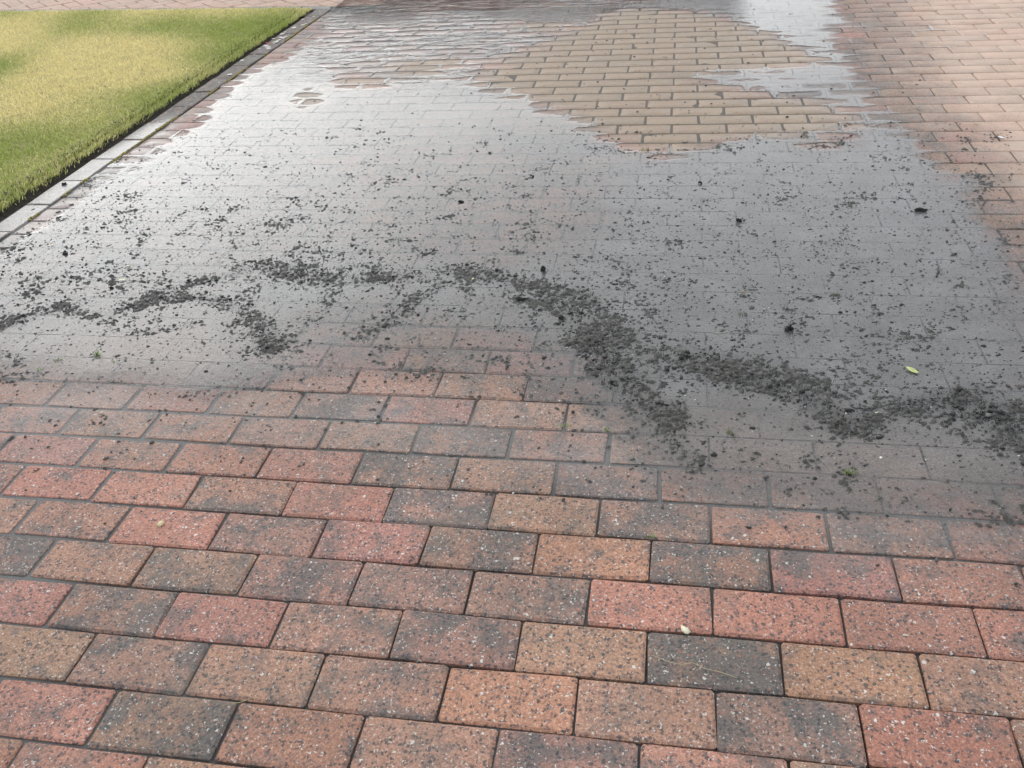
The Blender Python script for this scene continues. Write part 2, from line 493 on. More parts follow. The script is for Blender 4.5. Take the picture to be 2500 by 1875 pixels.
def make_water_material():
    m = mat('silty_water')
    t = NT(m)
    pos = t.node('ShaderNodeNewGeometry').outputs['Position']
    _, cov, murk, rip, wsh = t.attr('wat')
    _, pink, soft, _, _ = t.attr('wat2')
    big = t.noise(pos, 9, 4, .6)
    sm = t.noise(pos, 55, 4, .65)
    fi = t.noise(pos, 260, 2, .6)
    edge = t.math('ADD', cov, t.math('ADD', t.math('MULTIPLY', t.math('SUBTRACT', sm, .5), .55), t.math('MULTIPLY', t.math('SUBTRACT', fi, .5), .25)))
    c = t.ramp(edge, t.math('SUBTRACT', .44, t.math('MULTIPLY', soft, .30)), t.math('ADD', .54, t.math('MULTIPLY', soft, .42)))
    # suspended and settled silt
    mk = t.ramp(t.math('ADD', murk, t.math('ADD', t.math('MULTIPLY', t.math('SUBTRACT', big, .5), .5), t.math('MULTIPLY', t.math('SUBTRACT', sm, .5), .25))), 0, 1.05, 0, .97)
    scol = t.mix(pink, t.mix(big, (.145, .139, .130), (.22, .211, .199)), (.30, .243, .208))
    scol = t.mix(t.ramp(t.math('ADD', wsh, t.math('MULTIPLY', t.math('SUBTRACT', sm, .5), .8)), .2, .95, 0, .7), scol, (.085, .08, .072))
    ms = t.node('ShaderNodeMapping')
    ms.inputs['Scale'].default_value = (1, 3.0, 1)
    ms.inputs['Rotation'].default_value = (0, 0, .15)
    t.l.new(pos, ms.inputs['Vector'])
    strk = t.noise(ms.outputs[0], 70, 4, .7)
    scol = t.mix(1.0, scol, t.ramp(t.math('ADD', t.math('MULTIPLY', fi, .6), t.math('MULTIPLY', strk, .4)), .3, .7, .62, 1.35, False), 'MULTIPLY')
    br = t.node('ShaderNodeTexBrick')
    br.offset = .5
    t.l.new(pos, br.inputs['Vector'])
    br.inputs['Scale'].default_value = 1.0
    br.inputs['Mortar Size'].default_value = .0032
    br.inputs['Mortar Smooth'].default_value = .6
    br.inputs['Brick Width'].default_value = .2
    br.inputs['Row Height'].default_value = .1
    jt = t.math('MULTIPLY', br.outputs['Fac'], t.ramp(t.math('ADD', big, sm), .85, 1.2))
    mk = t.math('MULTIPLY', mk, t.math('SUBTRACT', 1, t.math('MULTIPLY', jt, .4)))
    scol = t.mix(t.math('MULTIPLY', jt, .4), scol, (.05, .05, .05))
    spk = t.noise(pos, 420, 3, .75)
    scol = t.mix(t.ramp(spk, .58, .70, 0, .6), scol, (.05, .047, .042))
    scol = t.mix(t.ramp(spk, .36, .28, 0, .3), scol, (.38, .36, .33))
    # ripples: the film is still, with faint dimples; running water further back
    mp = t.node('ShaderNodeMapping')
    mp.inputs['Scale'].default_value = (1, 2.4, 1)
    t.l.new(pos, mp.inputs['Vector'])
    wav = t.noise(mp.outputs[0], 26, 3, .55)
    n0 = t.bump(t.noise(mp.outputs[0], 8, 3, .6), t.ramp(rip, .1, .6, 0, .5, False), .012)
    n1 = t.bump(wav, t.ramp(rip, 0, 1, .02, .55, False), .004, n0)
    n2 = t.bump(t.math('ADD', t.math('MULTIPLY', strk, 1.0), t.math('MULTIPLY', jt, -1.1)), t.ramp(murk, .05, .6, .03, .17), .003, n1)
    dif = t.node('ShaderNodeBsdfDiffuse')
    t.put(dif.inputs['Color'], scol)
    t.put(dif.inputs['Normal'], t.bump(t.math('ADD', strk, fi), .5, .004))
    tr = t.node('ShaderNodeBsdfTransparent')
    body = t.node('ShaderNodeMixShader')
    t.put(body.inputs[0], mk)
    t.l.new(tr.outputs[0], body.inputs[1])
    t.l.new(dif.outputs[0], body.inputs[2])
    gl = t.node('ShaderNodeBsdfGlossy')
    gl.inputs['Color'].default_value = (1, 1, 1, 1)
    t.put(gl.inputs['Roughness'], t.ramp(wsh, .1, .7, .018, .25))
    t.put(gl.inputs['Normal'], n2)
    fr = t.node('ShaderNodeFresnel')
    fr.inputs['IOR'].default_value = 1.333
    t.put(fr.inputs['Normal'], n2)
    surf = t.node('ShaderNodeMixShader')
    t.put(surf.inputs[0], t.math('MULTIPLY', fr.outputs[0], t.math('SUBTRACT', 1, t.math('MULTIPLY', jt, .45))))
    t.l.new(body.outputs[0], surf.inputs[1])
    t.l.new(gl.outputs[0], surf.inputs[2])
    fin = t.node('ShaderNodeMixShader')
    t.put(fin.inputs[0], c)
    # beyond the shoreline only a breath of silt is left on the pavers
    thin = t.node('ShaderNodeMixShader')
    t.put(thin.inputs[0], t.math('MULTIPLY', mk, t.math('ADD', .45, t.math('MULTIPLY', soft, .4))))
    t.l.new(tr.outputs[0], thin.inputs[1])
    t.l.new(dif.outputs[0], thin.inputs[2])
    t.l.new(thin.outputs[0], fin.inputs[1])
    t.l.new(surf.outputs[0], fin.inputs[2])
    t.out(fin.outputs[0])
    return m


def make_simple(name, ca, cb, scale, rough=.9, bump=.5, bdist=.004, detail=4, spec=.5):
    m = mat(name)
    t = NT(m)
    pos = t.node('ShaderNodeNewGeometry').outputs['Position']
    n = t.noise(pos, scale, detail, .65)
    f = t.noise(pos, scale * 9, 3, .65)
    p = t.node('ShaderNodeBsdfPrincipled')
    t.put(p.inputs['Base Color'], t.mix(t.ramp(t.math('ADD', t.math('MULTIPLY', n, .6), t.math('MULTIPLY', f, .4)), .35, .65), ca, cb))
    p.inputs['Roughness'].default_value = rough
    p.inputs['Specular IOR Level'].default_value = spec
    t.put(p.inputs['Normal'], t.bump(t.math('ADD', n, f), bump, bdist))
    t.out(p.outputs[0])
    return m


def make_vcol(name, rough=.6, spec=.5, trans=0.0, bump=0.0):
    m = mat(name)
    t = NT(m)
    c = t.attr('tint')[0]
    p = t.node('ShaderNodeBsdfPrincipled')
    t.put(p.inputs['Base Color'], c)
    p.inputs['Roughness'].default_value = rough
    p.inputs['Specular IOR Level'].default_value = spec
    if bump:
        pos = t.node('ShaderNodeNewGeometry').outputs['Position']
        t.put(p.inputs['Normal'], t.bump(t.noise(pos, 500, 3, .7), bump, .002))
    if trans:
        tl = t.node('ShaderNodeBsdfTranslucent')
        t.put(tl.inputs['Color'], c)
        mx = t.node('ShaderNodeMixShader')
        mx.inputs[0].default_value = trans
        t.l.new(p.outputs[0], mx.inputs[1])
        t.l.new(tl.outputs[0], mx.inputs[2])
        t.out(mx.outputs[0])
    else:
        t.out(p.outputs[0])
    return m


def make_sand():
    m = mat('jointing_sand')
    t = NT(m)
    pos = t.node('ShaderNodeNewGeometry').outputs['Position']
    _, fill, tan, fcol, _ = t.attr('zone')
    f = t.noise(pos, 350, 3, .7)
    c = t.mix(fill, (.022, .017, .014), t.mix(fcol, (.075, .07, .064), (.20, .19, .175)))
    c = t.mix(tan, c, (.085, .062, .042))
    c = t.mix(1.0, c, t.ramp(f, .3, .7, .6, 1.3, False), 'MULTIPLY')
    p = t.node('ShaderNodeBsdfPrincipled')
    t.put(p.inputs['Base Color'], c)
    p.inputs['Roughness'].default_value = .7
    t.put(p.inputs['Normal'], t.bump(f, .5, .002))
    t.out(p.outputs[0])
    return m


M_BRICK = make_brick_material()
M_WATER = make_water_material()
M_SAND = make_sand()
M_SOIL = make_simple('wet_soil', (.02, .014, .010), (.075, .055, .038), 60, .8, .9, .008)
M_LAWNSOIL = make_simple('thatch', (.20, .17, .07), (.40, .33, .15), 30, .95, .8, .006)
M_GROUND = make_simple('open_ground', (.07, .085, .035), (.12, .12, .06), 2, .95, .4, .02)
M_TIMBER = make_simple('brown_timber', (.035, .018, .010), (.065, .034, .02), 5, .75, .3, .004)
M_MUD = make_simple('dark_silt', (.035, .03, .024), (.14, .125, .105), 110, .42, .9, .005, 5)
M_CRUMB = make_vcol('soil_crumb', .65, .35, 0, .5)
M_GRIT = make_vcol('pale_grit', .5)
M_GRASS = make_vcol('grass_blade', .5, .35, .35)
M_MOSS = make_vcol('moss', .9, .2)
M_LEAF = make_vcol('leaf', .45, .5, .2)

# ------------------------------------------------------------------ pavers
def outline(L, W, r):
    """rounded rectangle, ten points, counter-clockwise, long side along x"""
    a, b = L / 2, W / 2
    return [(-a + r, -b), (0, -b), (a - r, -b), (a, -b + r), (a, b - r), (a - r, b), (0, b), (-a + r, b), (-a, b - r), (-a, -b + r)]


BRICK_FACES = []
for _i in range(10):
    _j = (_i + 1) % 10
    BRICK_FACES.append((20 + _i, 20 + _j, 10 + _j, 10 + _i))      # sides
    BRICK_FACES.append((10 + _i, 10 + _j, _j, _i))                # chamfer
BRICK_FACES += [(8, 9, 30), (9, 0, 30), (0, 1, 30), (7, 8, 30), (6, 7, 30), (1, 2, 31), (2, 3, 31), (3, 4, 31), (4, 5, 31), (5, 6, 31),
                (1, 31, 30), (6, 30, 31)]


def brick_verts(L, W, jig=.0009, cham=.0045):
    rj = RNG.normal(0, jig, (10, 2))
    top = np.array(outline(L - 2 * cham, W - 2 * cham, .0035)) + rj
    mid = np.array(outline(L, W, .0035)) + rj
    V = np.zeros((32, 3))
    V[:10, :2] = top
    V[10:20, :2] = mid
    V[10:20, 2] = -.0030 * cham / .0045 + RNG.normal(0, .0004, 10)
    V[20:30, :2] = mid
    V[20:30, 2] = -.028
    if RNG.random() < .3:                       # a knocked corner
        q = [(2, 3), (4, 5), (7, 8), (9, 0)][RNG.integers(4)]
        for w_ in q:
            pull = RNG.uniform(.02, .07)
            V[w_, :2] *= 1 - pull
            V[10 + w_, :2] *= 1 - pull * .35
            V[w_, 2] -= RNG.uniform(0, .0015)
    V[30] = (-L / 4, 0, .0003)
    V[31] = (L / 4, 0, .0003)
    return V


TONES = {'R': ((.46, .20, .14), .36), 'B': ((.52, .225, .15), .2), 'T': ((.41, .235, .15), .42), 'M': ((.40, .195, .135), .47),
         'G': ((.31, .18, .13), .56), 'D': ((.27, .165, .125), .68), 'Y': ((.41, .245, .155), .3)}
# face mixes read off the photograph: row -> (first joint index, tones to the right)
ROWTONES = {-4: (-3, 'RRGMTTMTGG'), -3: (-3.5, 'RMRMGRTTRMG'), -2: (-3, 'MMRTTGTGT'), -1: (-2.5, 'RMRRGTGMGMG'), 0: (-3, 'RRRMRGTGRGM'),
            1: (-2.5, 'TMRGMGRGMRM'), 2: (-2, 'DTGMGGRBMR'), 3: (-1.5, 'RGRTGYDTTM'), 4: (-1, 'TGTMBYGRM'), 5: (-.5, 'RDMTGRTM'),
            6: (0, 'RTGMTRG')}
SHIFT = {-4: .0047, -3: .0055, -2: .0024, -1: .0068, 0: -.0008, 1: -.0043, 2: -.002, 3: -.0031, 4: -.0021, 5: -.0071}


def row_shift(r):
    if r not in SHIFT:
        SHIFT[r] = random.uniform(-.0025, .0025)
    return SHIFT[r]


def brick_color(tone):
    col, g = TONES[tone]
    col = [.62 * a_ + .38 * b_ for a_, b_ in zip(col, (.44, .232, .155))]
    k = RNG.normal(1, .06)
    c = [max(.02, v * k * RNG.normal(1, .035)) for v in col]
    return c, float(np.clip(g + RNG.normal(0, .06), 0, 1))


def zone_rows(P, rnd):
    x, y = P[:, 0], P[:, 1]
    return np.stack([sample('wet', x, y), sample('silt', x, y), sample('dust', x, y), np.full(len(x), rnd)], 1)


STRIP_D = Vector((math.cos(math.radians(-5.57)), math.sin(math.radians(-5.57)), 0))
STRIP_N = Vector((-STRIP_D.y, STRIP_D.x, 0))
STRIP_P = Vector((-1.36, 4.322, 0))


def beyond_strip(x, y):
    return (Vector((x, y, 0)) - STRIP_P).dot(STRIP_N)


bricks = []   # (V world, color, grey, rnd, size score, centre)
CAMV = np.array(CAM_POS)
CR = np.array(CAM_ROT)


def project(p):
    q = (np.asarray(p, float) - CAMV) @ CR
    return np.array([.5 + 2163.2 / 2500 * q[0] / -q[2], .5 - 2163.2 / 1875 * q[1] / -q[2]]), -q[2]


for r in range(-62, 10):
    ymid = -r * .1 - .05
    par = 0.0 if r % 2 == 0 else .1
    sh = row_shift(r)
    for k in range(-8, 21):
        x0, x1 = k * .2 + par + sh, (k + 1) * .2 + par + sh
        left = -1.2 if ymid < 4.25 else -.9
        if x1 < left + .03:
            continue
        x0 = max(x0, left)
        if x1 - x0 < .03 or x0 > 4.0:
            continue
        kk = k + par / .2
        tone = None
        if r in ROWTONES:
            i = int(round(kk - ROWTONES[r][0]))
            if 0 <= i < len(ROWTONES[r][1]):
                tone = ROWTONES[r][1][i]
        if tone is None:
            tone = random.choices('RBTMGDY', (20, 4, 24, 24, 18, 3, 7))[0]
        gap = random.uniform(.0026, .0042)
        cx, cy = (x0 + x1) / 2, ymid + random.gauss(0, .0006)
        fl = float(sample('fill', cx, cy))
        bury = .0045 * min(1.0, max(0.0, (fl - .6) / .3))      # silt laps over the chamfers
        V = brick_verts(x1 - x0 - gap - bury, .1 - random.uniform(.0028, .0044) - bury, cham=.0045 - bury * .55)
        a = random.gauss(0, .0025)
        ca, sa = math.cos(a), math.sin(a)
        wetc = float(sample('cov', cx, cy))
        cz = -.0016 + random.gauss(0, .0004) - (0 if wetc > .2 else -.0008 + abs(random.gauss(0, .0008)))
        tk = .25 if fl > .75 else 1.0
        if fl > .75:
            cz = -.0012 + random.gauss(0, .0002)
        tx, ty = random.gauss(0, .0045) * tk, random.gauss(0, .006) * tk
        W = np.stack([V[:, 0] * ca - V[:, 1] * sa, V[:, 0] * sa + V[:, 1] * ca, V[:, 2] + V[:, 0] * tx + V[:, 1] * ty], 1)
        pr, dep = project((cx, cy, 0))
        inside = -.05 < pr[0] < 1.05 and -.05 < pr[1] < 1.05 and dep > 0
        score = (1 / dep ** 2 * (CAM_POS[2] / dep)) if inside else 0
        bricks.append((W, brick_color(tone), random.random(), score, (cx, cy, cz)))

driveway = link('driveway', grid_mesh('driveway_bed', -1.31, 4.15, -1.05, 6.25, .02,
                lambda x, y: -.0125 + .0095 * np.clip(sample('fill', x, y), -.2, 1.1), M_SAND,
                attrs={'zone': lambda x, y: np.stack([np.clip(sample('fill', x, y), 0, 1), np.clip(sample('dust', x, y), 0, 1), sample('fcol', x, y), x * 0 + 1], 1)}), kind='structure')


def add_brick(name, parent, b):
    W, (col, g), rnd, _, c = b
    me = mesh_from('block_paver', W, BRICK_FACES, M_BRICK)
    P = W + np.array(c)
    set_attr(me, 'base', np.tile([*col, g], (len(W), 1)))
    set_attr(me, 'zone', zone_rows(P, rnd))
    return link(name, me, parent, c)


def merged_bricks(name, parent, lst):
    Vs, L, S, B, Zn = [], [], [], [], []
    n = 0
    for W, (col, g), rnd, _, c in lst:
        P = W + np.array(c)
        Vs.append(P)
        for f in BRICK_FACES:
            L.extend([n + i for i in f])
            S.append(len(f))
        B.append(np.tile([*col, g], (len(W), 1)))
        Zn.append(zone_rows(P, rnd))
        n += len(W)
    me = mesh_fast(name, np.concatenate(Vs), np.array(L), np.array(S), M_BRICK)
    set_attr(me, 'base', np.concatenate(B))
    set_attr(me, 'zone', np.concatenate(Zn))
    return link(name, me, parent, kind='stuff')


bricks.sort(key=lambda b: -b[3])
for b in bricks[:300]:
    add_brick('brick', driveway, b)
merged_bricks('distant_bricks', driveway, bricks[300:])

# ------------------------------------------------------------------ kerb course beside the lawn
kerb = link('kerb', grid_mesh('kerb_bed', -1.318, -1.2, -.95, 4.32, .02, lambda x, y: x * 0 - .0126, M_SAND,
            attrs={'zone': lambda x, y: np.stack([x * 0 + .3, x * 0 + .3, x * 0, x * 0 + 1], 1)}), kind='structure')
KERB_LEN = .2165
for i in range(-10, 14):
    y0 = 1.331 + i * KERB_LEN
    if y0 > 4.2:
        break
    V = brick_verts(KERB_LEN - random.uniform(.003, .006), .094)
    a = math.pi / 2 + random.gauss(0, .006)
    ca, sa = math.cos(a), math.sin(a)
    V[20:30, 2] = -.06
    W = np.stack([V[:, 0] * ca - V[:, 1] * sa, V[:, 0] * sa + V[:, 1] * ca, V[:, 2] + V[:, 0] * random.gauss(0, .006)], 1)
    c = (-1.2555 + random.gauss(0, .0015), y0 + KERB_LEN / 2, .001 + random.gauss(0, .001))
    col = [v * RNG.normal(1, .05) for v in (.07, .056, .043)]
    add_brick('kerb_stone', kerb, (W, (col, .35), random.random(), 0, c))

# ------------------------------------------------------------------ path beyond the lawn: edging strip and herringbone
path = link('path', grid_mesh('path_bed', -5.4, -.7, 4.2, 6.6, .1, lambda x, y: x * 0 - .014, M_SAND,
            attrs={'zone': lambda x, y: np.stack([x * 0 + .15, x * 0 + .5, x * 0, x * 0 + 1], 1)}), kind='structure')
ang = math.radians(-5.57)
for i in range(-21, 1):
    V = brick_verts(.2 - random.uniform(.003, .006), .096)
    a = ang + random.gauss(0, .006)
    ca, sa = math.cos(a), math.sin(a)
    W = np.stack([V[:, 0] * ca - V[:, 1] * sa, V[:, 0] * sa + V[:, 1] * ca, V[:, 2] + 0], 1)
    p = STRIP_P + STRIP_D * (i * .2 + .03) + STRIP_N * .05
    col = [v * RNG.normal(1, .05) for v in (.2, .17, .14)]
    add_brick('edging_brick', path, (W, (col, .3), random.random(), 0, (p.x, p.y, .002 + random.gauss(0, .001))))


def clip_half(poly, fn):
    out = []
    for i in range(len(poly)):
        a, b = poly[i], poly[(i + 1) % len(poly)]
        fa, fb = fn(a), fn(b)
        if fa >= 0:
            out.append(a)
        if (fa >= 0) != (fb >= 0):
            t = fa / (fa - fb)
            out.append((a[0] + (b[0] - a[0]) * t, a[1] + (b[1] - a[1]) * t))
    return out


def add_poly_brick(name, parent, poly, z, col, g):
    P = np.array(poly)
    c = P.mean(0)
    n = len(P)
    d = P - c
    ln = np.linalg.norm(d, axis=1, keepdims=True)
    mid = c + d * (1 - .0035 / ln)
    top = c + d * (1 - np.minimum(.011 / ln, .4))
    V = np.concatenate([np.c_[top, np.full(n, z)], np.c_[mid, np.full(n, z - .0042)], np.c_[mid, np.full(n, z - .03)]])
    F = [tuple(range(n))]
    for i in range(n):
        j = (i + 1) % n
        F += [(n + i, n + j, j, i), (2 * n + i, 2 * n + j, n + j, n + i)]
    W = V - np.array([c[0], c[1], 0])
    me = mesh_from('path_brick', W, F, M_BRICK)
    set_attr(me, 'base', np.tile([*col, g], (len(W), 1)))
    set_attr(me, 'zone', np.tile([.15, .05, .62, random.random()], (len(W), 1)))
    return link(name, me, parent, (c[0], c[1], 0))


ca45 = math.cos(math.radians(45))
HO = Vector((-3.147, 4.587))
cnt = 0
for i in range(-40, 41):
    for j in range(-40, 41):
        md = (i - j) % 4
        if md == 0:
            rect = [(i, j), (i + 2, j), (i + 2, j + 1), (i, j + 1)]
        elif md == 3:
            rect = [(i, j), (i + 1, j), (i + 1, j + 2), (i, j + 2)]
        else:
            continue
        pts = []
        for u, v in rect:
            u, v = u * .1, v * .1
            pts.append((HO.x + (u - v) * ca45, HO.y + (u + v) * ca45))
        cx = sum(p[0] for p in pts) / 4
        cy = sum(p[1] for p in pts) / 4
        if not (-4.9 < cx < -.75 and cy < 5.75 and beyond_strip(cx, cy) > -.1):
            continue
        pts = clip_half(pts, lambda p: beyond_strip(p[0], p[1]) - .103)
        pts = clip_half(pts, lambda p: -.903 - p[0])
        if len(pts) < 3:
            continue
        P = np.array(pts)
        area = abs(np.dot(P[:, 0], np.roll(P[:, 1], -1)) - np.dot(P[:, 1], np.roll(P[:, 0], -1))) / 2
        if area < .0012:
            continue
        col, g = brick_color(random.choices('RTMGY', (3, 5, 5, 3, 2))[0])
        add_poly_brick('path_brick', path, pts, -.001 + random.gauss(0, .0012), col, g * .6)
        cnt += 1

# ------------------------------------------------------------------ standing water
def brick_dome(x, y):
    r = np.floor(-y / .1).astype(int)
    par = np.where(r % 2 == 0, 0.0, .1)
    shv = np.array([row_shift(q) for q in range(-70, 14)])[np.clip(r + 70, 0, 83)]
    u = (x - par - shv) / .2
    u = np.abs(u - np.floor(u) - .5) * .2
    v = np.abs(-y / .1 - r - .5) * .1
    d = np.minimum(.1 - u, .05 - v)           # distance to the nearest joint
    return np.exp(-np.maximum(d, 0) / .008) * .36 - .24 * np.clip(d / .045, 0, 1)


def water_attr(x, y):
    return np.stack([sample('cov', x, y) + brick_dome(x, y) * sample('dome', x, y), sample('murk', x, y), sample('rip', x, y), sample('wash', x, y)], 1)


water = link('water', grid_mesh('water', -1.2, 3.0, -.35, 5.55, .0085, lambda x, y: x * 0 + .0009, M_WATER,
             keep=lambda x, y: (sample('cov', x, y) > .06) | (sample('murk', x, y) > .04),
             attrs={'wat': water_attr, 'wat2': lambda x, y: np.stack([sample('pink', x, y), sample('soft', x, y), x * 0, x * 0 + 1], 1)}), kind='structure')

# ------------------------------------------------------------------ lawn
def lawn_line(y):      # left limit of what is planted
    return -1.75 - (y - .4) * .72


def in_lawn(x, y):
    s = (x - STRIP_P.x) * STRIP_N.x + (y - STRIP_P.y) * STRIP_N.y
    return (x < -1.325) & (s < -.005) & (x > lawn_line(y)) & (y > .3)


lawn_bed = grid_mesh('lawn_bed', -5.6, -1.305, .0, 4.9, .03,
                     lambda x, y: .008 - .05 * np.clip((x + 1.45) / .045, 0, 1) + .004 * np.sin(x * 23) * np.sin(y * 19), M_LAWNSOIL,
                     keep=lambda x, y: ((x - STRIP_P.x) * STRIP_N.x + (y - STRIP_P.y) * STRIP_N.y) < -.001)
lawn = link('lawn', lawn_bed, kind='structure')
soil_edge = link('soil_edge', grid_mesh('soil_edge', -1.45, -1.306, .0, 4.31, .008,
                 lambda x, y: .010 - .034 * np.clip((x + 1.42) / .05, 0, 1) + .004 * np.sin(x * 131 + 3 * np.sin(y * 17)) * np.sin(y * 97) + .003 * np.sin(y * 213 + x * 90), M_SOIL), kind='structure')


def lump(x, y, pts):
    v = np.zeros_like(x)
    for px, py, s, a in pts:
        v += a * np.exp(-((x - px) ** 2 + (y - py) ** 2) / (2 * s * s))
    return v


NB = 330000
bx = RNG.uniform(-5.2, -1.325, NB * 4)
by = RNG.uniform(.3, 4.85, NB * 4)
trench = .016 + .036 * np.clip((3.9 - by) / 2.6, 0, 1) + .008 * np.sin(by * 23) + .006 * np.sin(by * 61 + 1)
dens = np.clip((-1.305 - trench - bx) / .02, 0, 1) + .06
ok = in_lawn(bx, by) & (RNG.random(len(bx)) < dens)
bx, by = bx[ok][:NB], by[ok][:NB]
nb = len(bx)
lf = RNG.normal(size=(40, 4))
pn = np.zeros(nb)
for q in range(40):
    kx, ky = lf[q, 0] * 4.2, lf[q, 1] * 4.2
    pn += math.cos(lf[q, 2] * 9) * np.sin(kx * bx + ky * by + lf[q, 3] * 9)
pn /= pn.std()
edge = np.clip((bx + 2.0) / .55, 0, 1)
green = .16 + .32 * pn + .6 * edge + .35 * np.clip((2.4 - by) / 1.2, 0, 1) + lump(bx, by, [(-2.7, 3.05, .13, .7), (-1.9, 3.8, .25, .4), (-2.2, 3.3, .3, -.35), (-3.2, 3.8, .4, -.3), (-2.2, 2.6, .18, -.35)])
green = np.clip(green + RNG.normal(0, .34, nb), .08, .95)[:, None]
cg = np.array([.37, .44, .09]) * RNG.uniform(.55, 1.4, (nb, 1))
cs = np.array([1.0, .85, .43]) * RNG.uniform(.65, 1.25, (nb, 1))
bc = cg * green + cs * (1 - green)
hh = RNG.uniform(.009, .023, nb) * (1 + .1 * (bx > -1.45))
az = RNG.uniform(0, 2 * math.pi, nb)
lean = RNG.uniform(.3, 1.6, nb)
dx, dy = np.cos(az) * lean, np.sin(az) * lean
dx = np.where(bx > -1.42, np.abs(dx) * .8, dx)
fa = RNG.uniform(0, 2 * math.pi, nb)
wd = RNG.uniform(.0008, .0016, nb)
wx, wy = np.cos(fa) * wd, np.sin(fa) * wd
z0 = np.where(bx > -1.40, .0, .006)
Vg = np.zeros((nb, 5, 3))
Vg[:, 0] = np.stack([bx - wx, by - wy, z0], 1)
Vg[:, 1] = np.stack([bx + wx, by + wy, z0], 1)
mx_, my_, mz_ = bx + dx * hh * .35, by + dy * hh * .35, z0 + hh * .62
Vg[:, 2] = np.stack([mx_ + wx * .8, my_ + wy * .8, mz_], 1)
Vg[:, 3] = np.stack([mx_ - wx * .8, my_ - wy * .8, mz_], 1)
Vg[:, 4] = np.stack([bx + dx * hh, by + dy * hh, z0 + hh * (1.0 - .22 * lean)], 1)
idx = np.arange(nb)[:, None] * 5
lq = np.concatenate([idx + np.array([0, 1, 2, 3]), idx + np.array([3, 2, 4])], 1).ravel()
sz = np.tile([4, 3], nb)
me = mesh_fast('grass', Vg.reshape(-1, 3), lq, sz, M_GRASS)
set_attr(me, 'tint', np.repeat(np.c_[bc, np.ones(nb)], 5, 0))
grass = link('grass', me, kind='stuff', label='short lawn grass, part green and part parched straw, beside the driveway', cat='grass')

# ------------------------------------------------------------------ washed-up soil crumbs
PHI = (1 + 5 ** .5) / 2
ICO_V = np.array([(-1, PHI, 0), (1, PHI, 0), (-1, -PHI, 0), (1, -PHI, 0), (0, -1, PHI), (0, 1, PHI), (0, -1, -PHI), (0, 1, -PHI), (PHI, 0, -1), (PHI, 0, 1), (-PHI, 0, -1), (-PHI, 0, 1)]) / math.sqrt(1 + PHI * PHI)
ICO_F = np.array([(0, 11, 5), (0, 5, 1), (0, 1, 7), (0, 7, 10), (0, 10, 11), (1, 5, 9), (5, 11, 4), (11, 10, 2), (10, 7, 6), (7, 1, 8), (3, 9, 4), (3, 4, 2), (3, 2, 6), (3, 6, 8), (3, 8, 9), (4, 9, 5), (2, 4, 11), (6, 2, 10), (8, 6, 7), (9, 8, 1)])


def blobs(name, x, y, z, size, flat, tint, material, stretch=.5):
    n = len(x)
    J = ICO_V[None] * RNG.uniform(.4, 1.5, (n, 12, 1))
    st = 1 + RNG.random((n, 1)) * stretch * 2
    J[:, :, 0] *= st
    J[:, :, 2] *= flat[:, None]
    a = RNG.normal(.25, .9, n)
    ca, sa = np.cos(a)[:, None], np.sin(a)[:, None]
    X = (J[:, :, 0] * ca - J[:, :, 1] * sa) * size[:, None] + x[:, None]
    Y = (J[:, :, 0] * sa + J[:, :, 1] * ca) * size[:, None] + y[:, None]
    Zz = J[:, :, 2] * size[:, None] + z[:, None]
    V = np.stack([X, Y, Zz], 2).reshape(-1, 3)
    F = (ICO_F[None] + np.arange(n)[:, None, None] * 12).reshape(-1)
    me = mesh_fast(name, V, F, np.full(n * 20, 3), material)
    set_attr(me, 'tint', np.repeat(np.c_[tint, np.ones(n)], 12, 0))
    return me


def scatter(n, prob, ymax=4.4):
    x = RNG.uniform(-1.3, 2.6, n)
    y = RNG.uniform(-.2, ymax, n)
    k = RNG.random(n) < prob(x, y)
    return x[k], y[k]


def base_density(x, y):
    d = np.clip(sample('cov', x, y), 0, 1) * np.clip((2.35 - y) / 1.2, .1, 1) * (.25 + .75 * np.clip(sample('murk', x, y), 0, 1))
    return d


# soft silt drift: one low sheet of relief, its crests standing out of the water
MS = .0029
mxs, mys = np.arange(-1.19, 2.35, MS), np.arange(-.02, 2.1, MS)


def fine_noise(sig):
    k = max(1, int(round(sig / MS * 3)))
    w = np.exp(-.5 * (np.arange(-k, k + 1) * MS / sig) ** 2)
    a = RNG.normal(size=(len(mys) + 2 * k, len(mxs) + 2 * k))
    a = np.apply_along_axis(lambda v: np.convolve(v, w, 'valid'), 0, a)
    a = np.apply_along_axis(lambda v: np.convolve(v, w, 'valid'), 1, a)
    return a / a.std()


FN = .85 * fine_noise(.0021) + .4 * fine_noise(.006) + .45 * fine_noise(.022)
FN /= FN.std()
mX, mY = np.meshgrid(mxs, mys)
lvl = np.clip(sample('wash', mX, mY), 0, 1.05)
bd = np.clip(sample('cov', mX, mY), 0, 1) * np.clip((1.8 - mY) / .8, 0, 1) * np.clip(.35 + .8 * np.clip(sample('murk', mX, mY), 0, 1), 0, 1)
lvl = lvl + .14 * bd * (1 - np.clip(lvl, 0, 1))
lvl = lvl * np.clip((sample('cov', mX, mY) - .25) / .3, 0, 1) - .25 * (sample('cov', mX, mY) < .35)
lvl = np.clip(lvl, -1, .68)
MUD_H = lvl - .655 + .34 * FN
mud_me = None
nxm = len(mxs)
ii = (np.arange(len(mys) - 1)[:, None] * nxm + np.arange(nxm - 1)[None, :]).ravel()
qq = np.stack([ii, ii + 1, ii + nxm + 1, ii + nxm], 1)
hf = MUD_H.ravel()
qq = qq[(hf[qq] > -.02).any(1)]
us = np.unique(qq)
rm = np.zeros(hf.size, int)
rm[us] = np.arange(len(us))
fz = .0009 + np.clip(hf, -.35, .7) * .0075
mud_me = mesh_fast('silt_drift', np.stack([mX.ravel()[us], mY.ravel()[us], fz[us]], 1), rm[qq].ravel(), np.full(len(qq), 4), M_MUD, True)
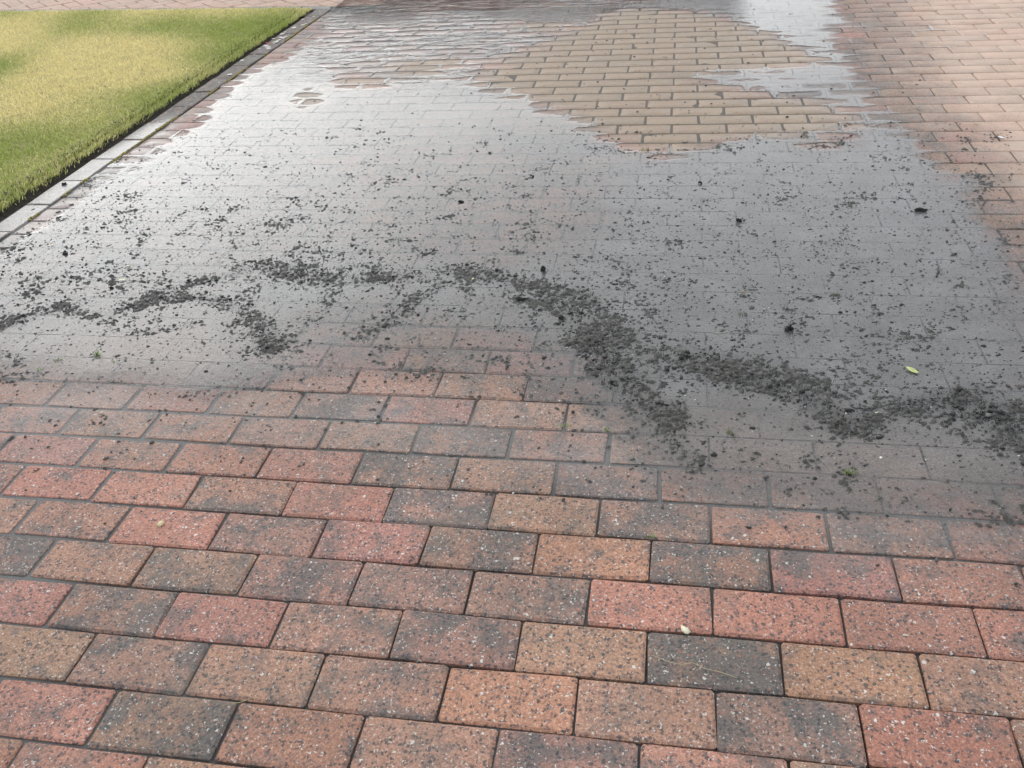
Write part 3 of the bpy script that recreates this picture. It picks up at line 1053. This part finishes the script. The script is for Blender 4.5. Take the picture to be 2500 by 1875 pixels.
link('silt_drift', mud_me, kind='stuff', label='soft dark silt left in ragged drifts across the flooded paving', cat='silt')

# dense drift along the wash lines
x1, y1 = scatter(420000, lambda x, y: np.clip(sample('wash', x, y) - .06, 0, 1.2) ** 1.6 * .34, 1.5)
n1 = len(x1)
s1 = np.clip(RNG.lognormal(math.log(.0012), .6, n1), .0005, .0052)
w1 = np.clip(sample('wash', x1, y1), 0, 1.2)
# loose specks carried over the film
x2, y2 = scatter(420000, lambda x, y: (base_density(x, y) * .36 + .0015 * (y < .6) + .022 * np.clip(sample('dust', x, y), 0, 1) * (y > 1.6) * (x < 1.9)))
n2 = len(x2)
s2 = np.clip(RNG.lognormal(math.log(.0011), .55, n2), .0005, .0046)
x, y, s = np.r_[x1, x2], np.r_[y1, y2], np.r_[s1, s2]
dark = np.clip(RNG.lognormal(math.log(.035), .6, len(x)), .010, .14)
tint = dark[:, None] * np.array([1.0, .93, .82])
flat = RNG.uniform(.2, .8, len(x))
zz = np.r_[.0006 + s1 * .25 + RNG.random(n1) * .004 * w1, .0005 + s2 * .1]
crumbs = link('soil_crumbs', blobs('soil_crumbs', x, y, zz, s, flat, tint, M_CRUMB), kind='stuff',
              label='dark wet soil crumbs washed over the flooded block paving', cat='soil')

xg, yg = scatter(26000, lambda x, y: .02 + .10 * np.clip(sample('wash', x, y), 0, 1) + .05 * (y < .5))
ng = len(xg)
grit = link('pale_grit', blobs('pale_grit', xg, yg, np.full(ng, .0012), np.clip(RNG.lognormal(math.log(.0011), .35, ng), .0006, .003), RNG.uniform(.4, .8, ng),
            np.array([.72, .68, .58]) * RNG.uniform(.6, 1.1, (ng, 1)), M_GRIT), kind='stuff', label='pale grit grains scattered over the wet pavers', cat='grit')

# ------------------------------------------------------------------ larger things lying about
def tint_all(me, col, var=.25):
    n = len(me.vertices)
    set_attr(me, 'tint', np.c_[np.array(col)[None] * RNG.uniform(1 - var, 1 + var, (n, 1)), np.ones(n)])


def clod(x, y, rx, ry, rz, label, lumps=9, col=(.02, .018, .014), legs=0):
    V, F = [], []
    for i in range(lumps):
        a, rr = random.uniform(0, 6.28), math.sqrt(random.random()) * .75
        px, py = math.cos(a) * rr * rx, math.sin(a) * rr * ry
        pz = random.random() * rz * (1 - rr * .8)
        sc = random.uniform(.28, .5)
        J = ICO_V * RNG.uniform(.65, 1.3, (12, 1)) * np.array([rx, ry, rz]) * sc
        o = len(V)
        V += [tuple(v + np.array([px, py, pz + .001])) for v in J]
        F += [tuple(f + o) for f in ICO_F]
    for i in range(legs):
        a = random.uniform(0, 6.28)
        L = random.uniform(.8, 1.6) * max(rx, ry)
        o = len(V)
        for k in range(4):
            t = k / 3
            w = .0011 * (1 - .6 * t)
            q = np.array([math.cos(a + .5 * t) * L * t, math.sin(a + .5 * t) * L * t, rz * (.3 + 1.1 * math.sin(t * 2.2))])
            V += [tuple(q + np.array([w, 0, 0])), tuple(q + np.array([-w * .5, w, 0])), tuple(q + np.array([-w * .5, -w, 0]))]
            if k:
                b = o + (k - 1) * 3
                F += [(b, b + 1, b + 4, b + 3), (b + 1, b + 2, b + 5, b + 4), (b + 2, b, b + 3, b + 5)]
    me = mesh_from('soil_clod', V, F, M_CRUMB)
    tint_all(me, col, .4)
    return link('soil_clod', me, None, (x, y, .0005), label=label, cat='clod', group='soil clods on the paving')


clod(.571, .9, .010, .009, .014, 'black pointed soil clod alone near the puddle centre, above the dark soil drift')
clod(1.621, 1.313, .024, .008, .009, 'long low black clod at the right edge of the grey puddle', 12)
clod(1.106, 1.231, .012, .007, .009, 'dark clod with hair roots in the grey water right of centre', 8, legs=3)
clod(.242, 1.366, .012, .008, .008, 'small dark clod on the thinly covered pavers left of centre', 6)
clod(1.194, .618, .010, .009, .016, 'upright ragged clod of dark roots standing above the right soil drift', 8, legs=4)
clod(.531, .739, .018, .009, .010, 'wide dark clod in the centre of the long soil drift', 12)
clod(.951, .485, .012, .009, .010, 'dark crumb clump just right of the thick central drift', 8)
clod(.651, .646, .008, .007, .009, 'dark lump at the top of the descending central drift', 6)
clod(-1.266, 1.507, .012, .010, .009, 'dark clod sitting on the grey kerb by the lawn', 8)
clod(-.92, .96, .012, .010, .009, 'dark clod on the wet pavers at the far left edge of the puddle', 7)
clod(.445, 1.577, .008, .007, .008, 'little black clod on the pale wet pavers below the dry island', 6)
clod(1.0, 1.52, .008, .006, .008, 'little black clod on the grey film below the right tip of the dry island', 5)


def stick(pts, w, col, label, name='twig', cat='twig', z0=.002):
    V, F = [], []
    for k, (px, py, pz) in enumerate(pts):
        if k < len(pts) - 1:
            d = Vector((pts[k + 1][0] - px, pts[k + 1][1] - py, 0)).normalized()
        nn = Vector((-d.y, d.x, 0))
        ww = w * (1 - .4 * k / len(pts))
        for s_, h_ in ((1, 0), (0, 1), (-1, 0), (0, -1)):
            V.append((px + nn.x * ww * s_, py + nn.y * ww * s_, pz + ww * h_))
        if k:
            b = (k - 1) * 4
            for q in range(4):
                F.append((b + q, b + (q + 1) % 4, b + 4 + (q + 1) % 4, b + 4 + q))
    c = pts[0]
    V = [(v[0] - c[0], v[1] - c[1], v[2]) for v in V]
    me = mesh_from(name, V, F, M_LEAF)
    tint_all(me, col, .2)
    return link(name, me, None, (c[0], c[1], z0), label=label, cat=cat)


stick([(1.582, .905, 0), (1.586, .92, .002), (1.594, .93, .001), (1.592, .945, .003), (1.598, .955, .001)], .0022, (.012, .011, .01), 'short crooked black twig on the grey film at the right')
stick([(.905, -.352, 0), (.93, -.362, .001), (.95, -.366, .002), (.965, -.361, .003), (.985, -.369, .001), (1.005, -.372, .001), (1.03, -.379, 0)], .0007, (.52, .40, .22), 'pale dry straw lying across a dark red paver at bottom right', 'straw', 'straw')
stick([(.285, -.508, 0), (.297, -.507, .002), (.306, -.503, .003), (.311, -.496, .002), (.305, -.49, .001)], .0006, (.5, .42, .2), 'small curled pale straw on a charcoal paver at bottom left', 'straw', 'straw')
stick([(1.02, .60, 0), (1.03, .597, .001), (1.045, .60, 0)], .0009, (.5, .44, .3), 'tiny pale straw beside the thick central drift', 'straw', 'straw')


def leaf(x, y, L, W, rz, col, label, curl=.15, name='leaf', cat='leaf'):
    V, F = [], []
    N = 7
    for i in range(N):
        t = i / (N - 1)
        w = W * (math.sin(math.pi * min(max(t, .04), .97)) ** .7)
        xx = (t - .5) * L
        zc = .0012 + curl * W * math.sin(t * 5 + 1) * .4
        for s_ in (-1, -.5, 0, .5, 1):
            V.append((xx, s_ * w / 2 + .04 * W * math.sin(t * 19), zc + abs(s_) * curl * W * .5))
    for i in range(N - 1):
        for k in range(4):
            a = i * 5 + k
            F.append((a, a + 1, a + 6, a + 5))
    me = mesh_from(name, V, F, M_LEAF, True)
    tint_all(me, col, .22)
    o = link(name, me, None, (x, y, .003), label=label, cat=cat)
    o.rotation_euler.z = rz
    sol = o.modifiers.new('thickness', 'SOLIDIFY')
    sol.thickness = .0004
    return o


leaf(1.437, .462, .030, .014, -.75, (.55, .6, .22), 'pale yellow green leaf lying on the dark silt at right')
leaf(-.632, .798, .018, .009, .5, (.72, .68, .42), 'pale cream leaf scrap on the water at left, nearer of two')
leaf(-.661, .883, .015, .007, .2, (.70, .66, .42), 'pale cream leaf scrap on the water at left, farther of two')
leaf(.387, .842, .011, .006, 1.3, (.72, .62, .38), 'small pale seed husk at the top of the pale rivulet through the drift', name='seed_husk', cat='husk')
leaf(1.339, .300, .012, .006, .3, (.72, .68, .5), 'small cream leaf scrap on the lower edge of the right soil drift')
leaf(1.096, .802, .008, .005, .5, (.6, .32, .1), 'tiny orange leaf fragment on the grey film right of centre')
leaf(2.003, 1.918, .026, .013, -.9, (.8, .8, .78), 'white paint flake in a paver joint at the right edge', .03, 'paint_flake', 'flake')
leaf(-1.285, 3.491, .022, .016, .4, (.7, .06, .05), 'tiny red petal at the lawn edge beside the kerb', .3, 'petal', 'petal')
leaf(-1.0, 1.02, .010, .006, .4, (.62, .36, .14), 'small orange brown scrap on the wet pavers by the kerb')


def weed(x, y, n, h, spread, col, label, name='weed_tuft', flat=.6):
    V, F, T = [], [], []
    for i in range(n):
        a = random.uniform(0, 6.28)
        L = h * random.uniform(.5, 1.1)
        w = random.uniform(.0008, .0016)
        ox, oy = random.gauss(0, spread), random.gauss(0, spread * .3)
        ln = random.uniform(flat * .6, flat * 1.3)
        o = len(V)
        k_ = random.uniform(.6, 1.35)
        for k in range(4):
            t = k / 3
            ww = w * (1 - t * .85)
            cx_, cy_ = ox + math.cos(a) * L * ln * t, oy + math.sin(a) * L * ln * t
            cz_ = L * math.sin(t * (1.5 - ln * .4)) * (1.1 - ln * .5)
            V += [(cx_ - math.sin(a) * ww, cy_ + math.cos(a) * ww, cz_), (cx_ + math.sin(a) * ww, cy_ - math.cos(a) * ww, cz_)]
            T += [[c_ * k_ for c_ in col] + [1]] * 2
            if k:
                b = o + (k - 1) * 2
                F.append((b, b + 1, b + 3, b + 2))
    me = mesh_from(name, V, F, M_LEAF)
    set_attr(me, 'tint', np.array(T))
    return link(name, me, None, (x, y, -.001), label=label, cat='weed', group='weeds in the paver joints')


weed(1.26, .106, 26, .022, .006, (.20, .26, .06), 'largest green weed tuft, in a silted joint below the right soil drift')
weed(1.044, .211, 14, .020, .005, (.12, .14, .05), 'dark straggly weed at the foot of the central soil drift')
weed(-.484, .413, 24, .018, .006, (.24, .32, .09), 'bright green weed sprouting in the joint behind a charcoal paver at left')
weed(-.576, .386, 16, .012, .006, (.22, .32, .08), 'low green weed left of the tallest one at the left shoreline')
weed(.709, .214, 12, .010, .006, (.22, .32, .09), 'tiny green weed in a grey joint at the centre, left of two')
weed(.795, .205, 8, .008, .004, (.24, .32, .09), 'tiny green weed in a grey joint at the centre, right of two')
weed(.894, -.096, 10, .010, .004, (.16, .32, .07), 'tiny bright green weed at a joint corner below the centre')
weed(.818, 1.824, 20, .016, .010, (.30, .27, .08), 'olive weed at the near tip of the dry sandy island')
weed(-.598, .34, 10, .009, .004, (.26, .32, .07), 'yellow green moss sprig in a cross joint at the left edge')
weed(-.42, .385, 8, .009, .004, (.22, .28, .08), 'sparse green sprig right of the tallest weed at the left shoreline')
weed(1.085, .69, 9, .012, .006, (.14, .13, .07), 'dark olive grass wisp lying in the grey film above the right drift')
weed(1.32, .80, 9, .014, .005, (.16, .15, .06), 'brown olive grass wisp floating near the right edge')
weed(1.96, 2.06, 7, .008, .005, (.4, .34, .05), 'yellow green moss sprig on a red paver at the right edge')

# moss in the joint between kerb and pavers, pieces of it
mossx, mossy = [], []
for i in range(1300):
    yy = RNG.uniform(1.2, 4.2)
    if math.sin(yy * 7.1) + math.sin(yy * 17.3 + 1) + .6 * math.sin(yy * 41) < .1 - .5 * (1.5 < yy < 2.4):
        continue
    mossx.append(-1.204 + RNG.normal(0, .0035))
    mossy.append(yy)
nm = len(mossx)
mt = np.array([.34, .23, .06])[None] * RNG.uniform(.5, 1.3, (nm, 1)) * np.array([1, 1, 1]) + np.array([-.06, .03, 0])[None] * RNG.random((nm, 1))
link('moss', blobs('moss', np.array(mossx), np.array(mossy), np.full(nm, .0015), RNG.uniform(.0014, .0036, nm), RNG.uniform(.4, .9, nm), mt, M_MOSS),
     kind='stuff', label='ochre moss growing in the joint between kerb and pavers', cat='moss')

# lichen spots on the far kerb stones
for i in range(26):
    yy = random.choice([random.uniform(3.3, 3.75), random.uniform(3.4, 4.25), random.uniform(2.9, 4.2)])
    xx = random.uniform(-1.295, -1.215)
    rr = random.uniform(.006, .017)
    V = [(0, 0, .0012)] + [(math.cos(a * .63) * rr * random.uniform(.7, 1.2), math.sin(a * .63) * rr * random.uniform(.7, 1.2), .0002) for a in range(10)]
    me = mesh_from('lichen_spot', V, [(0, 1 + a, 1 + (a + 1) % 10) for a in range(10)], M_MOSS)
    tint_all(me, (.62, .58, .5), .15)
    link('lichen_spot', me, kerb, (xx, yy, .0035))

# pebble lying on the paver
me = blobs('pebble', np.array([0.]), np.array([0.]), np.array([.002]), np.array([.0062]), np.array([.6]), np.array([[.62, .5, .28]]), M_GRIT, .3)
link('pebble', me, None, (-.019, -.147, 0), label='small yellow pebble on a red paver at left', cat='pebble')
me = blobs('pebble', np.array([0.]), np.array([0.]), np.array([.002]), np.array([.007]), np.array([.6]), np.array([[.66, .6, .42]]), M_GRIT, .3)
link('pebble', me, None, (.955, -.3, 0), label='small cream pebble on the charcoal paver above the dry straw', cat='pebble')

# ------------------------------------------------------------------ what stands beyond the picture and shows in the puddle
fence = bpy.data.objects.new('timber_fence', None)
COL.objects.link(fence)
fence.location = (-7.4, 13.0, 0)
fence['label'] = 'brown timber board fence seen only as a reflection in the far puddle'
fence['category'] = 'fence'
FX = 9.2


def box_mesh(name, x0, x1, y0, y1, z0, z1, m):
    V = [(x, y, z) for z in (z0, z1) for y in (y0, y1) for x in (x0, x1)]
    F = [(0, 2, 3, 1), (4, 5, 7, 6), (0, 1, 5, 4), (2, 6, 7, 3), (0, 4, 6, 2), (1, 3, 7, 5)]
    return mesh_from(name, V, F, m)


board = box_mesh('fence_board', -.07, .07, -.011, .011, -.06, 2.15, M_TIMBER)
post = box_mesh('fence_post', -.05, .05, -.05, .05, -.08, 2.2, M_TIMBER)
rail = box_mesh('fence_rail', 0, FX, -.02, .02, -.035, .035, M_TIMBER)
nbd = int(FX / .146)
for i in range(nbd):
    o = link('board', board, fence, (i * .146 + .07, 0, random.uniform(-.015, .015)))
for i in range(6):
    link('post', post, fence, (i * FX / 5, .085, 0))
for z in (.4, 1.5):
    link('rail', rail, fence, (0, .035, z))

ground = link('ground', grid_mesh('ground', -600, 600, -600, 600, 50, lambda x, y: x * 0 - .075, M_GROUND), kind='structure')
